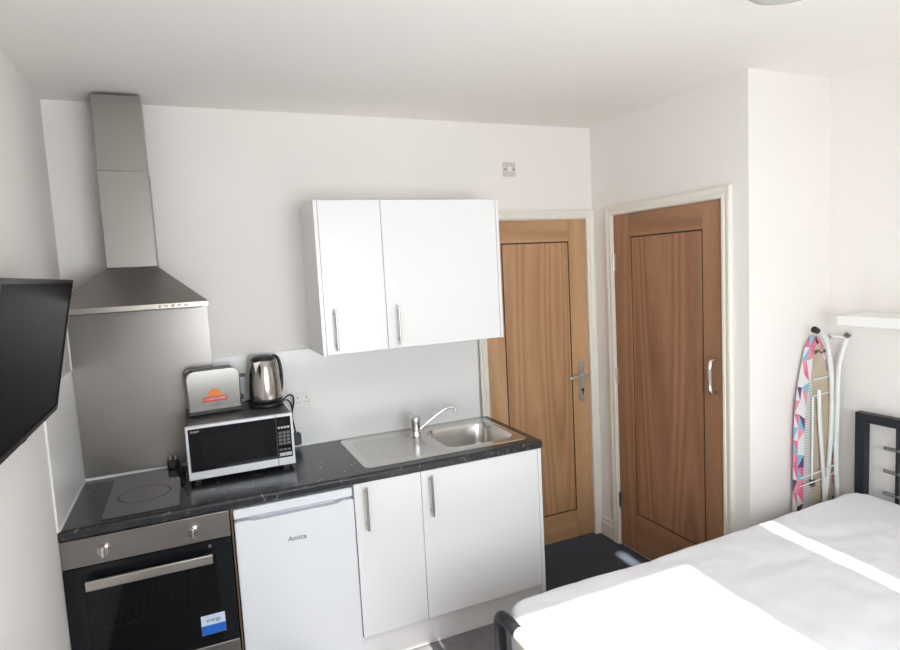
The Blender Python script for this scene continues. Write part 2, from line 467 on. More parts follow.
# ------------------------------------------------------------------ worktop
FY = -.614
SX0, SX1, SY0, SY1 = 1.612, 1.990, -.488, -.115       # bowl opening
bm = bmesh.new()
r = .014
def edge_prof():
    P = [(0-.002, .862), (0-.002, .90)]
    for k in range(7):
        t = PI/2*k/6; P.append((FY+r-r*math.sin(t), .90-r+r*math.cos(t)))
    for k in range(5):
        t = PI/2*k/4; P.append((FY+.006-.006*math.cos(t), .868-.006*math.sin(t)))
    return P
def seg(y_a, y_b, x0, x1):
    box(bm, x0, x1, y_a, y_b, .862, .90)
prism(bm, [(SY0-.01, .862), (SY0-.01, .90)] + edge_prof()[2:], 'x', .0002, 2.058)
seg(SY0-.01, -.001, .001, SX0-.01); seg(SY0-.01, -.001, SX1+.01, 2.058); seg(SY1+.01, -.001, SX0-.01, SX1+.01)
bmesh.ops.remove_doubles(bm, verts=bm.verts[:], dist=1e-5)
tag(obj('worktop', bm, M['top'], origin=(1.0, -.3, .862)), 'long speckled black laminate worktop with rounded front edge over the oven, fridge and cupboards', 'worktop')

# ------------------------------------------------------------------ sink
s = thing('sink', 'stainless steel inset sink with a ribbed drainer set in the black worktop', 'sink', (1.6, -.28, .90))
ox0, ox1, oy0, oy1 = 1.172, 2.022, -.548, -.030
zt = .9045
bm = bmesh.new()
# deck: outer rounded rim to bowl opening, built as fan of strips
outer = rrect(ox0, ox1, oy0, oy1, .035, 6)
nO = len(outer)
bowl_c = ((SX0+SX1)/2, (SY0+SY1)/2)
# rim skirt
va = [bm.verts.new((u, v, .9002)) for u, v in outer]
def inset(P, d):
    cx, cy = (ox0+ox1)/2, (oy0+oy1)/2
    hx_, hy_ = (ox1-ox0)/2, (oy1-oy0)/2
    return [(cx+(u-cx)*(hx_-d)/hx_, cy+(v-cy)*(hy_-d)/hy_) for u, v in P]
vb = [bm.verts.new((u, v, zt)) for u, v in inset(outer, .004)]
vc = [bm.verts.new((u, v, zt)) for u, v in inset(outer, .014)]
vd = [bm.verts.new((u, v, zt-.0025)) for u, v in inset(outer, .018)]
for A, Bq in ((va, vb), (vb, vc), (vc, vd)):
    for k in range(nO):
        f = bm.faces.new((A[k], A[(k+1) % nO], Bq[(k+1) % nO], Bq[k])); f.smooth = True
bowl = rrect(SX0, SX1, SY0, SY1, .07, 6)
ve = [bm.verts.new((u, v, zt-.0025)) for u, v in bowl]
vi = [bm.verts.new((u, v, zt-.0025)) for u, v in inset(outer, .018)]
eds = []
for R_ in (vi, ve):
    for k in range(len(R_)): eds.append(bm.edges.new((R_[k], R_[(k+1) % len(R_)])))
bmesh.ops.triangle_fill(bm, edges=eds, use_beauty=True)
bmesh.ops.remove_doubles(bm, verts=bm.verts[:], dist=1e-5)
obj('rim', bm, M['sink'], s)
bm = bmesh.new()
prev = [bm.verts.new((u, v, zt-.0025)) for u, v in bowl]
cx, cy = bowl_c
def sc_(P, k): return [(cx+(u-cx)*k, cy+(v-cy)*k) for u, v in P]
for k_, z in ((.985, zt-.006), (.965, zt-.02), (.93, zt-.11), (.90, zt-.135), (.82, zt-.148), (.5, zt-.152), (.12, zt-.155)):
    cur = [bm.verts.new((u, v, z)) for u, v in sc_(bowl, k_)]
    for k in range(len(cur)):
        f = bm.faces.new((prev[k], prev[(k+1) % len(cur)], cur[(k+1) % len(cur)], cur[k])); f.smooth = True
    prev = cur
bm.faces.new(prev)
obj('bowl', bm, M['sink'], s)
bm = bmesh.new(); lathe(bm, (cx, cy, zt-.155), [(0, .006), (.018, .006), (.02, .003), (.035, .004), (.038, .0005)], 24)
obj('waste', bm, M['chrome'], s)
bm = bmesh.new()
for k in range(11):
    y = -.47+k*.034
    tube(bm, [(1.205, y, zt-.0056), (1.215, y, zt-.0043), (1.52, y, zt-.0043), (1.53, y, zt-.0056)], .0030, 8)
obj('drainer_ribs', bm, M['sink'], s)

# tap
t = thing('mixer_tap', 'chrome mixer tap with a slim swan spout standing behind the sink bowl', 'tap', (1.545, -.21, zt))
tx, ty = 1.55, -.185
bm = bmesh.new()
lathe(bm, (tx, ty, zt-.0024), [(0, 0), (.027, 0), (.027, .006), (.025, .010), (.0245, .075), (.026, .080), (.026, .100), (.021, .108), (0, .110)], 28)
obj('body', bm, M['chrome'], t)
bm = bmesh.new()
tube(bm, [(tx+.015, ty-.004, .935), (tx+.05, ty-.005, .958), (tx+.12, ty-.01, 1.005), (tx+.18, ty-.014, 1.034), (tx+.215, ty-.017, 1.034), (tx+.222, ty-.018, 1.026), (tx+.222, ty-.018, 1.008)], .0085, 14, smooth_path=2)
obj('spout', bm, M['chrome'], t)
bm = bmesh.new()
tube(bm, [(tx, ty+.018, 1.002), (tx, ty+.05, 1.010), (tx, ty+.075, 1.014)], .007, 12)
obj('lever', bm, M['chrome'], t)

# ------------------------------------------------------------------ base cabinet
def bar_handle(x, z0, z1, yf, parent):
    bm = bmesh.new()
    cyl(bm, (x, yf-.030, z0), (x, yf-.030, z1), .006, 14)
    for z in (z0+.024, z1-.024): cyl(bm, (x, yf, z), (x, yf-.030, z), .0045, 10)
    return obj('handle', bm, M['satin'], parent)
DF = -.604
c = thing('base_cabinet', 'white gloss two-door base cupboard under the sink', 'kitchen cabinet', (1.575, -.3, 0))
bm = bmesh.new()
box(bm, 1.096, 1.112, -.582, -.02, .12, .8615); box(bm, 2.018, 2.034, -.582, -.02, .12, .8615)
box(bm, 1.112, 2.018, -.582, -.02, .12, .136); box(bm, 1.112, 2.018, -.03, -.02, .136, .8615)
obj('carcass', bm, M['carc'], c)
obj('end_panel', B(2.036, 2.054, DF, -.02, 0, .8615, bev=.001, seg=1), M['white'], c)
dr = obj('door', B(1.0975, 1.4092, DF, -.584, .150, .859, bev=.0018), M['white'], c); bar_handle(1.146, .650, .846, DF, dr)
dr = obj('door', B(1.4118, 2.0335, DF, -.584, .150, .859, bev=.0018), M['white'], c); bar_handle(1.453, .648, .842, DF, dr)
obj('plinth', B(1.10, 2.0355, -.562, -.546, 0, .148), M['white'], c)

# ------------------------------------------------------------------ fridge
f_ = thing('fridge', 'white undercounter fridge between the oven and the sink cupboard', 'fridge', (.845, -.3, 0))
obj('body', B(.600, 1.089, -.560, -.03, .02, .805, bev=.004), M['fridge'], f_)
obj('top_plate', B(.598, 1.091, -.598, -.03, .806, .848, bev=.006), M['fridge'], f_)
bm = bmesh.new()
prism(bm, [(.600, .05), (1.089, .05), (1.089, .800), (1.030, .800), (1.018, .792), (.672, .792), (.660, .800), (.600, .800)], 'y', -.618, -.568, bev=.004)
obj('door', bm, M['fridge'], f_)
obj('door_seal', B(.606, 1.083, -.5675, -.5605, .06, .79), M['slot'], f_)
text('brand_name', 'Amica', .030, Matrix.Translation((.841, -.6188, .686)) @ FACE_FRONT, M['ink'], f_)

# side panel between oven and fridge
tag(obj('cabinet_panel', B(.5885, .5950, -.600, -.02, 0, .8615), M['chip'], origin=(.59, -.3, 0)),
    'thin chipboard-edged upright panel between the oven and the white fridge', 'panel')

# ------------------------------------------------------------------ oven
o_ = thing('oven', 'built-in stainless steel and black glass electric oven below the hob', 'oven', (.295, -.3, 0))
bm = bmesh.new()
box(bm, .003, .583, -.58, -.56, .742, .858)
box(bm, .006, .03, -.58, -.05, .20, .742); box(bm, .559, .583, -.58, -.05, .20, .742)
box(bm, .03, .559, -.58, -.05, .20, .235); box(bm, .03, .559, -.58, -.05, .70, .742); box(bm, .03, .559, -.07, -.05, .235, .70)
obj('cavity', bm, M['enamel'], o_)
bm = bmesh.new()
for k in range(20): tube(bm, [(.05+k*.026, -.545, .462), (.05+k*.026, -.10, .462)], .0013, 6)
for y in (-.545, -.10): tube(bm, [(.04, y, .462), (.55, y, .462)], .003, 6)
for x in (.045, .545): tube(bm, [(x, -.545, .462), (x, -.10, .462)], .0025, 6)
obj('wire_rack', bm, M['rack'], o_)
cp = obj('control_panel', B(.002, .583, -.612, -.581, .752, .8585, bev=.002), M['steel'], o_)
for x in (.139, .447):
    bm = bmesh.new(); cyl(bm, (x, -.612, .803), (x, -.622, .803), .022, 24); cyl(bm, (x, -.622, .803), (x, -.634, .803), .018, 24)
    kn = obj('knob', bm, M['polish'], cp)
    obj('grip', B(x-.0045, x+.0045, -.646, -.634, .784, .822, bev=.002), M['chrome'], kn)
bm = bmesh.new()
for a in ((.002, .583, .690, .749), (.002, .065, .318, .690), (.524, .583, .318, .690)): box(bm, a[0], a[1], -.612, -.584, a[2], a[3])
dr = obj('door', bm, M['bglass'], o_)
obj('window', B(.065, .524, -.611, -.605, .318, .690), M['oglass'], dr)
obj('bottom_trim', B(.006, .583, -.613, -.584, .205, .317, bev=.002), M['steel'], dr)
bm = bmesh.new(); prism(bm, rrect(-.660, -.646, .674, .712, .004, 3), 'x', .076, .508)
obj('handle', bm, M['satin'], dr)
for x in (.10, .484): obj('handle_mount', B(x-.008, x+.008, -.646, -.612, .684, .702), M['black'], dr)
st = obj('sticker', B(.444, .534, -.6130, -.6122, .366, .447), M['pale'], dr)
obj('sticker_band', B(.4445, .5335, -.6136, -.6131, .3665, .405), M['blue'], st)
text('sticker_writing', 'energy', .020, Matrix.Translation((.489, -.6133, .425)) @ FACE_FRONT, M['ink'], st, shear=.3)
obj('plinth', B(.004, .583, -.57, -.555, 0, .15), M['white'], o_)
obj('light_marks', B(.497, .507, -.6126, -.6121, .722, .735), M['keyd'], dr)

# ------------------------------------------------------------------ hob
h_ = thing('hob', 'narrow black glass hob with one large ring set in the worktop corner', 'hob', (.27, -.3, .90))
gz = .908
bm = bmesh.new(); prism(bm, rrect(.136, .408, -.568, -.045, .008, 3), 'z', .9004, gz, bev=.0015)
obj('glass', bm, M['hob'], h_)
def ring(cx_, cy_, r_, w_=.0022):
    bm = bmesh.new(); n = 56
    A = [bm.verts.new((cx_+(r_-w_)*math.cos(2*PI*k/n), cy_+(r_-w_)*math.sin(2*PI*k/n), gz+.0003)) for k in range(n)]
    Bq = [bm.verts.new((cx_+(r_+w_)*math.cos(2*PI*k/n), cy_+(r_+w_)*math.sin(2*PI*k/n), gz+.0003)) for k in range(n)]
    for k in range(n): bm.faces.new((A[k], A[(k+1) % n], Bq[(k+1) % n], Bq[k]))
    return obj('cooking_ring', bm, M['hobring'], h_)
ring(.272, -.36, .098)

# ------------------------------------------------------------------ cooker hood
h_ = thing('cooker_hood', 'stainless steel chimney cooker hood on the wall above the hob', 'cooker hood', (.295, -.01, 1.674))
bm = bmesh.new(); box(bm, .012, .582, -.46, -.001, 1.676, 1.697, bev=.0015)
rim = obj('rim', bm, M['satin'], h_)
bm = bmesh.new()
lo = [(.014, -.458), (.580, -.458), (.580, -.001), (.014, -.001)]; hi = [(.199, -.192), (.397, -.192), (.397, -.001), (.199, -.001)]
A = [bm.verts.new((x, y, 1.697)) for x, y in lo]; Bq = [bm.verts.new((x, y, 1.852)) for x, y in hi]
for k in range(4): bm.faces.new((A[k], A[(k+1) % 4], Bq[(k+1) % 4], Bq[k]))
bm.faces.new(A); bm.faces.new(Bq)
obj('canopy', bm, M['steelh'], h_)
ch = obj('chimney', B(.202, .396, -.188, -.001, 1.853, 2.262, bev=.002), M['steelh'], h_)
obj('upper_chimney', B(.206, .392, -.184, -.001, 2.262, 2.578, bev=.0015), M['steelh'], h_)
obj('filter', B(.04, .555, -.44, -.03, 1.671, 1.6755), M['dgrey'], h_)
for k in range(5):
    bm = bmesh.new(); x = .395+k*.024; box(bm, x, x+.013, -.4625, -.46, 1.682, 1.691, bev=.0008, seg=1)
    obj('button', bm, M['chrome'], rim)

# ------------------------------------------------------------------ wall cabinet
c = thing('wall_cabinet', 'white gloss two-door wall cupboard hanging between the hood and the oak door', 'kitchen cabinet', (1.54, -.01, 1.40))
z0, z1 = 1.398, 2.120
bm = bmesh.new(); box(bm, 1.081, 2.004, -.308, -.001, z0+.003, z1-.002)
obj('carcass', bm, M['carc'], c)
obj('side_panel', B(1.063, 1.0805, -.333, -.001, z0, z1, bev=.001, seg=1), M['white'], c)
obj('side_panel', B(2.0045, 2.021, -.333, -.001, z0, z1, bev=.001, seg=1), M['white'], c)
dr = obj('door', B(1.0825, 1.3812, -.332, -.310, z0+.002, z1-.001, bev=.0018), M['white'], c); bar_handle(1.128, 1.420, 1.615, -.332, dr)
dr = obj('door', B(1.3838, 2.0025, -.332, -.310, z0+.002, z1-.001, bev=.0018), M['white'], c); bar_handle(1.437, 1.420, 1.614, -.332, dr)

# ------------------------------------------------------------------ microwave
MX0, MX1, MF, MZ0, MZ1 = .445, .897, -.352, .922, 1.160
m_ = thing('microwave', 'silver and black microwave oven on the worktop beside the hob', 'microwave', (.67, -.19, .90))
obj('body', B(MX0+.003, MX1-.003, MF+.018, -.022, MZ0-.006, MZ1, bev=.004), M['dgrey'], m_)
bm = bmesh.new(); box(bm, MX0, MX1, MF, MF+.0175, MZ0, MZ1, bev=.003)
fr = obj('front_frame', bm, M['silver'], m_)
obj('door_window', B(MX0+.011, .8195, MF-.003, MF-.0002, .958, 1.147, bev=.001, seg=1), M['bglass'], fr)
obj('window_mesh', B(MX0+.06, .765, MF-.0036, MF-.0031, .975, 1.115), M['mwmesh'], fr)
obj('door_gap', B(.8196, .8222, MF-.0008, MF-.0001, .924, 1.159), M['slot'], fr)
pn = obj('control_panel', B(.8224, .886, MF-.003, MF-.0002, .958, 1.147, bev=.001, seg=1), M['bglass'], fr)
for r_ in range(1):
    for k in range(4):
        x = .8275+k*.0138; obj('key', B(x, x+.0105, MF-.0042, MF-.0031, 1.094, 1.103), M['key'], pn)
for r_ in range(4):
    for k in range(3):
        x = .8285+k*.018; z = 1.074-r_*.0165
        obj('key', B(x, x+.0145, MF-.0040, MF-.0031, z-.006, z+.006), M['keyd'], pn)
for k in range(3):
    x = .8285+k*.018; obj('key', B(x, x+.0145, MF-.0040, MF-.0031, .992, 1.000), M['keyd'], pn)
for k in range(2):
    x = .8285+k*.027; obj('key', B(x, x+.0255, MF-.0044, MF-.0031, .967, .982), M['key'], pn)
for x in (.48, .86):
    for y in (-.30, -.06): obj('foot', B(x-.012, x+.012, y-.012, y+.012, .9003, .916), M['black'], m_)
text('brand_name', 'SHARP', .012, Matrix.Translation((.483, MF-.0034, 1.134)) @ FACE_FRONT, M['key'], fr)

# ------------------------------------------------------------------ toaster (slightly turned)
t_ = thing('toaster', 'polished steel toaster with a red and orange sticker on top of the microwave', 'toaster', (.575, -.100, MZ1))
t_['_local'] = 1
def L(nm, bm, m, par=None): 
    q = par or t_; q['_local'] = 1
    return obj(nm, bm, m, q)
bm = bmesh.new(); box(bm, -.118, .118, -.066, .062, .004, .022, bev=.004)
L('base', bm, M['black'])
bm = bmesh.new()
pr = [(-.112, .022), (.112, .022), (.114, .03)]
R_ = .03
for k in range(8): a = PI/2*k/7; pr.append((.114-R_+R_*math.cos(a), .208-R_+R_*math.sin(a)))
for k in range(8): a = PI/2+PI/2*k/7; pr.append((-.114+R_+R_*math.cos(a), .208-R_+R_*math.sin(a)))
pr.append((-.114, .03))
prism(bm, pr, 'y', -.064, .060, bev=.004)
for f in bm.faces: f.smooth = abs(f.normal.y) < .9 and f.calc_area() < .004
shell = L('shell', bm, M['toast'])
bm = bmesh.new()
for y in (-.034, .018): box(bm, -.085, .085, y-.011, y+.011, .2075, .2095)
L('bread_slots', bm, M['black'])
bm = bmesh.new(); box(bm, .1145, .120, -.05, .046, .024, .180, bev=.003)
L('end_cap', bm, M['dgrey'])
bm = bmesh.new(); box(bm, .120, .152, -.022, .006, .152, .164, bev=.003)
L('lever', bm, M['black'])
bm = bmesh.new(); cyl(bm, (.120, -.008, .055), (.136, -.008, .055), .012, 18)
L('dial', bm, M['black'])
stk = L('sticker', B(-.052, .052, -.0652, -.0645, .062, .085), M['red'])
bm = bmesh.new(); n = 24
P = [(-.0+.030*math.cos(PI*k/n), .0865+.034*math.sin(PI*k/n)) for k in range(n+1)]
prism(bm, P, 'y', -.0652, -.0645); L('sticker_sun', bm, M['orange'], stk)
base_m = Matrix.Translation((.575, -.100, MZ1))
text('sticker_writing', 'COOKWORKS', .0145, base_m @ Matrix.Translation((0, -.0656, .0735)) @ FACE_FRONT, M['plastic'], t_)
text('small_print', '2 SLICE', .011, base_m @ Matrix.Translation((.004, -.0650, .047)) @ FACE_FRONT, M['ink'], t_)
t_.rotation_euler = (0, 0, math.radians(6))
bm = bmesh.new()
tube(bm, [(.118, .03, .02), (.14, .035, .012), (.165, .05, .02), (.19, .045, .012), (.22, .050, .006)], .0035, 8, smooth_path=2)
L('power_cord', bm, M['cable'])

# ------------------------------------------------------------------ kettle
kx, ky, kz = .812, -.118, MZ1
k_ = thing('kettle', 'brushed steel jug kettle with black lid on top of the microwave', 'kettle', (kx, ky, kz))
bm = bmesh.new(); lathe(bm, (kx, ky, kz), [(0, .001), (.080, .001), (.082, .006), (.081, .018), (.072, .022), (0, .022)], 40)
obj('power_base', bm, M['black'], k_)
bm = bmesh.new(); lathe(bm, (kx, ky, kz), [(.070, .023), (.0775, .025), (.0775, .038), (.076, .040)], 40)
obj('lower_band', bm, M['black'], k_)
bm = bmesh.new(); lathe(bm, (kx, ky, kz), [(.0755, .040), (.0760, .060), (.0745, .11), (.070, .16), (.064, .20), (.0585, .222), (.054, .228)], 48)
sp = math.radians(232)                                 # spout azimuth
dx, dy = math.cos(sp), math.sin(sp)
obj('jug', bm, M['polish'], k_)
bm = bmesh.new(); lathe(bm, (kx, ky, kz), [(.0575, .224), (.056, .232), (.046, .242), (.028, .247), (0, .248)], 40)
obj('lid', bm, M['black'], k_)
bm = bmesh.new()
# V spout
P0 = Vector((kx, ky, kz)); n_ = Vector((dx, dy, 0)); s_ = Vector((-dy, dx, 0))
a1 = bm.verts.new(P0+n_*.050+s_*.026+Vector((0, 0, .226))); a2 = bm.verts.new(P0+n_*.050-s_*.026+Vector((0, 0, .226)))
a3 = bm.verts.new(P0+n_*.082+Vector((0, 0, .222))); a4 = bm.verts.new(P0+n_*.066+Vector((0, 0, .165)))
a5 = bm.verts.new(P0+n_*.052+s_*.016+Vector((0, 0, .19))); a6 = bm.verts.new(P0+n_*.052-s_*.016+Vector((0, 0, .19)))
for q in ((a1, a3, a4), (a1, a4, a5), (a3, a2, a4), (a2, a6, a4), (a1, a2, a3)): bm.faces.new(q)
obj('spout', bm, M['polish'], k_)
ha = math.radians(18); hxv = Vector((math.cos(ha), math.sin(ha), 0))
bm = bmesh.new()
pts = [(.048, .238), (.066, .236), (.080, .215), (.088, .17), (.089, .12), (.084, .07), (.072, .045)]
tube(bm, [P0+hxv*a+Vector((0, 0, z)) for a, z in pts], .0085, 12, smooth_path=2)
obj('handle', bm, M['black'], k_)
bm = bmesh.new()
tube(bm, [(kx+.07, ky+.01, kz+.010), (.905, -.085, 1.178), (.932, -.06, 1.190), (.953, -.045, 1.172), (.955, -.04, 1.14), (.941, -.04, 1.10), (.940, -.04, 1.05), (.948, -.038, 1.01), (.950, -.036, .985)], .0038, 8, smooth_path=2)
cd = obj('power_cord', bm, M['cable'], k_)
bm = bmesh.new()
tube(bm, [(kx+.07, ky+.03, kz+.006), (.90, -.07, 1.166), (.925, -.05, 1.160), (.943, -.035, 1.13), (.944, -.030, 1.09)], .0035, 8, smooth_path=2)
obj('spare_cord_loop', bm, M['cable'], k_)
bm = bmesh.new(); prism(bm, rrect(.931, .977, .918, .982, .012, 4), 'y', -.052, -.022, bev=.005)
obj('plug', bm, M['black'], cd)

# plug and lead lying beside the hob
pg = thing('power_plug', 'black plug and lead lying between the hob and the microwave', 'plug', (.40, -.12, .90))
bm = bmesh.new(); box(bm, .352, .402, -.075, -.025, .9095, .949, bev=.008)
obj('plug_body', bm, M['black'], pg)
bm = bmesh.new(); box(bm, .362, .369, -.054, -.048, .948, .968); box(bm, .385, .392, -.060, -.054, .948, .964); box(bm, .385, .392, -.046, -.040, .948, .964)
obj('pins', bm, M['satin'], pg)
bm = bmesh.new()
tube(bm, [(.39, -.07, .93), (.415, -.12, .925), (.405, -.18, .920), (.425, -.22, .918), (.41, -.27, .915), (.424, -.32, .908), (.430, -.36, .906)], .0065, 10, smooth_path=2)
tube(bm, [(.40, -.10, .915), (.425, -.16, .934), (.420, -.22, .936), (.424, -.26, .914)], .006, 10, smooth_path=2)
obj('lead', bm, M['cable'], pg)

# ------------------------------------------------------------------ sockets
s_ = thing('wall_socket', 'white double wall socket beside the kettle on the splash panel', 'socket', (1.0, -.007, 1.14))
pt = obj('face_plate', B(.953, 1.045, -.017, -.0072, 1.100, 1.182, bev=.003), M['plastic'], s_)
for cxx in (.978, 1.022):
    bm = bmesh.new()
    box(bm, cxx-.002, cxx+.002, -.0178, -.0168, 1.150, 1.159); box(bm, cxx-.010, cxx-.005, -.0178, -.0168, 1.130, 1.134); box(bm, cxx+.005, cxx+.010, -.0178, -.0168, 1.130, 1.134)
    obj('pin_slots', bm, M['slot'], pt)
for cxx in (.970, 1.030):
    obj('switch', B(cxx-.005, cxx+.005, -.0195, -.0171, 1.163, 1.176, bev=.001, seg=1), M['plastic'], pt)
s_ = thing('wall_switch', 'small square white switch plate high on the wall above the oak door', 'switch', (2.283, 0, 2.33))
pt = obj('face_plate', B(2.243, 2.324, -.010, -.0003, 2.290, 2.372, bev=.003), mat('aged_plastic', (.62, .59, .56), .4), s_)
for x in (2.256, 2.311):
    bm = bmesh.new(); cyl(bm, (x, -.010, 2.331), (x, -.0115, 2.331), .005, 12); obj('screw', bm, M['slot'], pt)
obj('rocker', B(2.272, 2.296, -.0135, -.0102, 2.318, 2.346, bev=.001, seg=1), M['plastic'], pt)

# ------------------------------------------------------------------ television
TR, BR = Vector((.162, -.798, 1.804)), Vector((.076, -.798, 1.383))
t_ = thing('television', 'black flat television tilted down from a bracket on the left wall', 'television', (0, -1.22, 1.59))
upv = (TR-BR).normalized(); nrm = Vector((upv.z, 0, -upv.x)); yv = Vector((0, 1, 0))       # faces +x and down
if nrm.x < 0: nrm = -nrm
C0 = (TR+BR)/2; C0.y = -.798-.425
TM = Matrix((( *yv, 0), (*upv, 0), (*nrm, 0), (0, 0, 0, 1))).transposed(); TM = Matrix.Translation(C0) @ TM
def tvp(nm, m, *a, par=None, **k):
    bm = B(*a, **k); bmesh.ops.transform(bm, matrix=TM, verts=bm.verts[:]); return obj(nm, bm, m, par or t_)
hw, hh = .425, .215
cs = tvp('casing', M['tvf'], -hw, hw, -hh, hh, -.022, -.001, bev=.004)
tvp('rear_housing', M['black'], -.24, .24, -.16, .13, -.055, -.0225, bev=.012)
tvp('screen', M['screen'], -hw+.011, hw-.011, -hh+.018, hh-.011, -.0008, .0006)
bm = bmesh.new()
for a in ((-hw, hw, hh-.010, hh), (-hw, hw, -hh, -hh+.017), (-hw, -hw+.010, -hh, hh), (hw-.010, hw, -hh, hh)): box(bm, a[0], a[1], a[2], a[3], -.001, .004)
bmesh.ops.transform(bm, matrix=TM, verts=bm.verts[:]); obj('bezel', bm, M['tvf'], t_)
tvp('sensor', M['tvf'], -.02, .02, -hh-.006, -hh, -.012, .003, bev=.002)
bm = bmesh.new(); box(bm, .0, .012, -1.32, -1.12, 1.50, 1.68, bev=.002)
box(bm, .012, .075, -1.26, -1.24, 1.56, 1.63); box(bm, .012, .075, -1.20, -1.18, 1.56, 1.63)
obj('wall_bracket', bm, M['black'], t_)

# ------------------------------------------------------------------ ceiling light
l_ = thing('ceiling_light', 'round flush ceiling light with a frosted grey dome above the bed', 'ceiling light', (2.178, -1.880, H))
bm = bmesh.new(); lathe(bm, (2.178, -1.880, H), [(0, -.001), (.156, -.001), (.159, -.010), (.151, -.022), (0, -.022)], 48)
obj('base_ring', bm, M['silver'], l_)
bm = bmesh.new(); lathe(bm, (2.178, -1.880, H), [(.149, -.0225), (.142, -.042), (.120, -.062), (.08, -.076), (.04, -.081), (0, -.082)], 48)
obj('dome', bm, M['lamp'], l_)

# ------------------------------------------------------------------ shelf on the right wall
sh = obj('wall_shelf', B(3.205, XR-.001, -2.70, -1.327, 1.425, 1.470, bev=.002), M['shelfm'], origin=(3.31, -2.0, 1.425))
tag(sh, 'white floating shelf on the right wall above the bed', 'shelf')

# ------------------------------------------------------------------ bed frame and mattress
b_ = thing('bed_frame', 'black metal bed frame with a barred headboard against the right wall', 'bed', (2.4, -2.02, 0))
HX = 3.372
bm = bmesh.new(); q = .021
for y in (-1.343, -2.705): box(bm, HX-q, HX+q, y-q, y+q, 0, 1.0)
box(bm, HX-q, HX+q, -2.684, -1.364, .958, 1.0)
obj('headboard_frame', bm, M['bed'], b_)
for z in (.852, .745, .640): obj('headboard_bar', T([(HX, -1.442, z), (HX, -2.606, z)], .009, 12), M['barm'], b_)
for y in (-1.500, -2.548): obj('headboard_upright', T([(HX, y, .958), (HX, y, .40)], .009, 12), M['bed'], b_)
bm = bmesh.new()
fx = 1.383
tube(bm, [(fx, -1.385, 0), (fx, -1.385, .50), (fx, -1.385, .575), (fx, -1.40, .597), (fx, -1.425, .603), (fx, -1.50, .603), (fx, -2.02, .603), (fx, -2.55, .603), (fx, -2.625, .603), (fx, -2.65, .597), (fx, -2.665, .575), (fx, -2.665, .50), (fx, -2.665, 0)], .0215, 16, smooth_path=1)
obj('footboard_tube', bm, M['bed'], b_)
obj('footboard_rail', T([(fx, -1.385, .30), (fx, -2.665, .30)], .013, 12), M['bed'], b_)
for k in range(6):
    y = -1.385-(k+1)*(1.28/7)
    obj('footboard_upright', T([(fx, y, .30), (fx, y, .60)], .008, 10), M['bed'], b_)
bm = bmesh.new(); tube(bm, [(fx, -1.525, .604), (fx, -2.56, .604)], .0245, 18)
obj('rail_wrap', bm, M['cream'], b_)['label'] = 'cream cloth sleeve on the top foot rail'
for y in (-1.385, -2.665): obj('side_rail', B(1.40, HX-.02, y-.014, y+.014, .33, .385, bev=.003), M['bed'], b_)
for k in range(10):
    x = 1.50+k*.19; obj('slat', B(x, x+.07, -2.651, -1.399, .386, .396), M['chip'], b_)
# mattress as a rounded, slightly creased block
def hsurf(u, v):
    n1 = noise.noise(Vector((u*2.3+3, v*2.3, 1.7)))
    w_ = noise.noise(Vector((u*3.0+n1*2.2, v*7.5+n1*1.5, .3)))
    n3 = noise.noise(Vector((u*9-v*5, v*8+u*6, 5.1)))
    n4 = abs(noise.noise(Vector((u*4+v*3+n1*2, v*14-u*5, 9.1))))
    return .009*n1 + .007*w_ + .0035*n3 - .010*max(0, .25-n4)*abs(w_)*4 - .004 + .022*max(0, (u-1.41)/1.93)**2.5
bm = bmesh.new()
x0, x1, y0, y1, z0, z1 = 1.412, 3.340, -2.705, -1.336, .397, .610
NX, NY = 120, 84; RR = .030
def corner(x, y, inset_):
    # map the corner squares of the inset rectangle onto quarter discs
    rr = .07; ax0, ax1, ay0, ay1 = x0+inset_, x1-inset_, y0+inset_, y1-inset_
    cx_ = min(max(x, ax0+rr), ax1-rr); cy_ = min(max(y, ay0+rr), ay1-rr)
    a, b = x-cx_, y-cy_
    if abs(a) > 1e-9 and abs(b) > 1e-9:
        k = max(abs(a), abs(b))/math.hypot(a, b); x, y = cx_+a*k, cy_+b*k
    return x, y
grid = []
for i in range(NX+1):
    row = []
    for j in range(NY+1):
        x, y = corner(x0+RR+(x1-x0-2*RR)*i/NX, y0+RR+(y1-y0-2*RR)*j/NY, RR)
        row.append(bm.verts.new((x, y, z1+hsurf(x, y))))
    grid.append(row)
for i in range(NX):
    for j in range(NY): 
        f = bm.faces.new((grid[i][j], grid[i+1][j], grid[i+1][j+1], grid[i][j+1])); f.smooth = True
loop = [grid[i][0] for i in range(NX)] + [grid[NX][j] for j in range(NY)] + [grid[i][NY] for i in range(NX, 0, -1)] + [grid[0][j] for j in range(NY, 0, -1)]
prev = loop
ring_xy = [(v.co.x, v.co.y) for v in loop]
mx, my = (x0+x1)/2, (y0+y1)/2
hx_, hy_ = (x1-x0)/2-RR, (y1-y0)/2-RR
def off(xy, d):
    # push outwards by d from the inset rounded rectangle
    x, y = xy; rr = .07
    cx_ = min(max(x, mx-hx_+rr), mx+hx_-rr); cy_ = min(max(y, my-hy_+rr), my+hy_-rr)
    v = Vector((x-cx_, y-cy_)); 
    if v.length < 1e-6: return xy
    v.normalize(); return (x+v.x*d, y+v.y*d)
steps = [(RR*math.sin(a), -RR+RR*math.cos(a)) for a in [PI/2*k/6 for k in range(1, 7)]] + [(RR+.001, -.09), (RR+.002, -.13), (RR, -.165), (RR-.012, -.195), (RR-.03, -.204)]
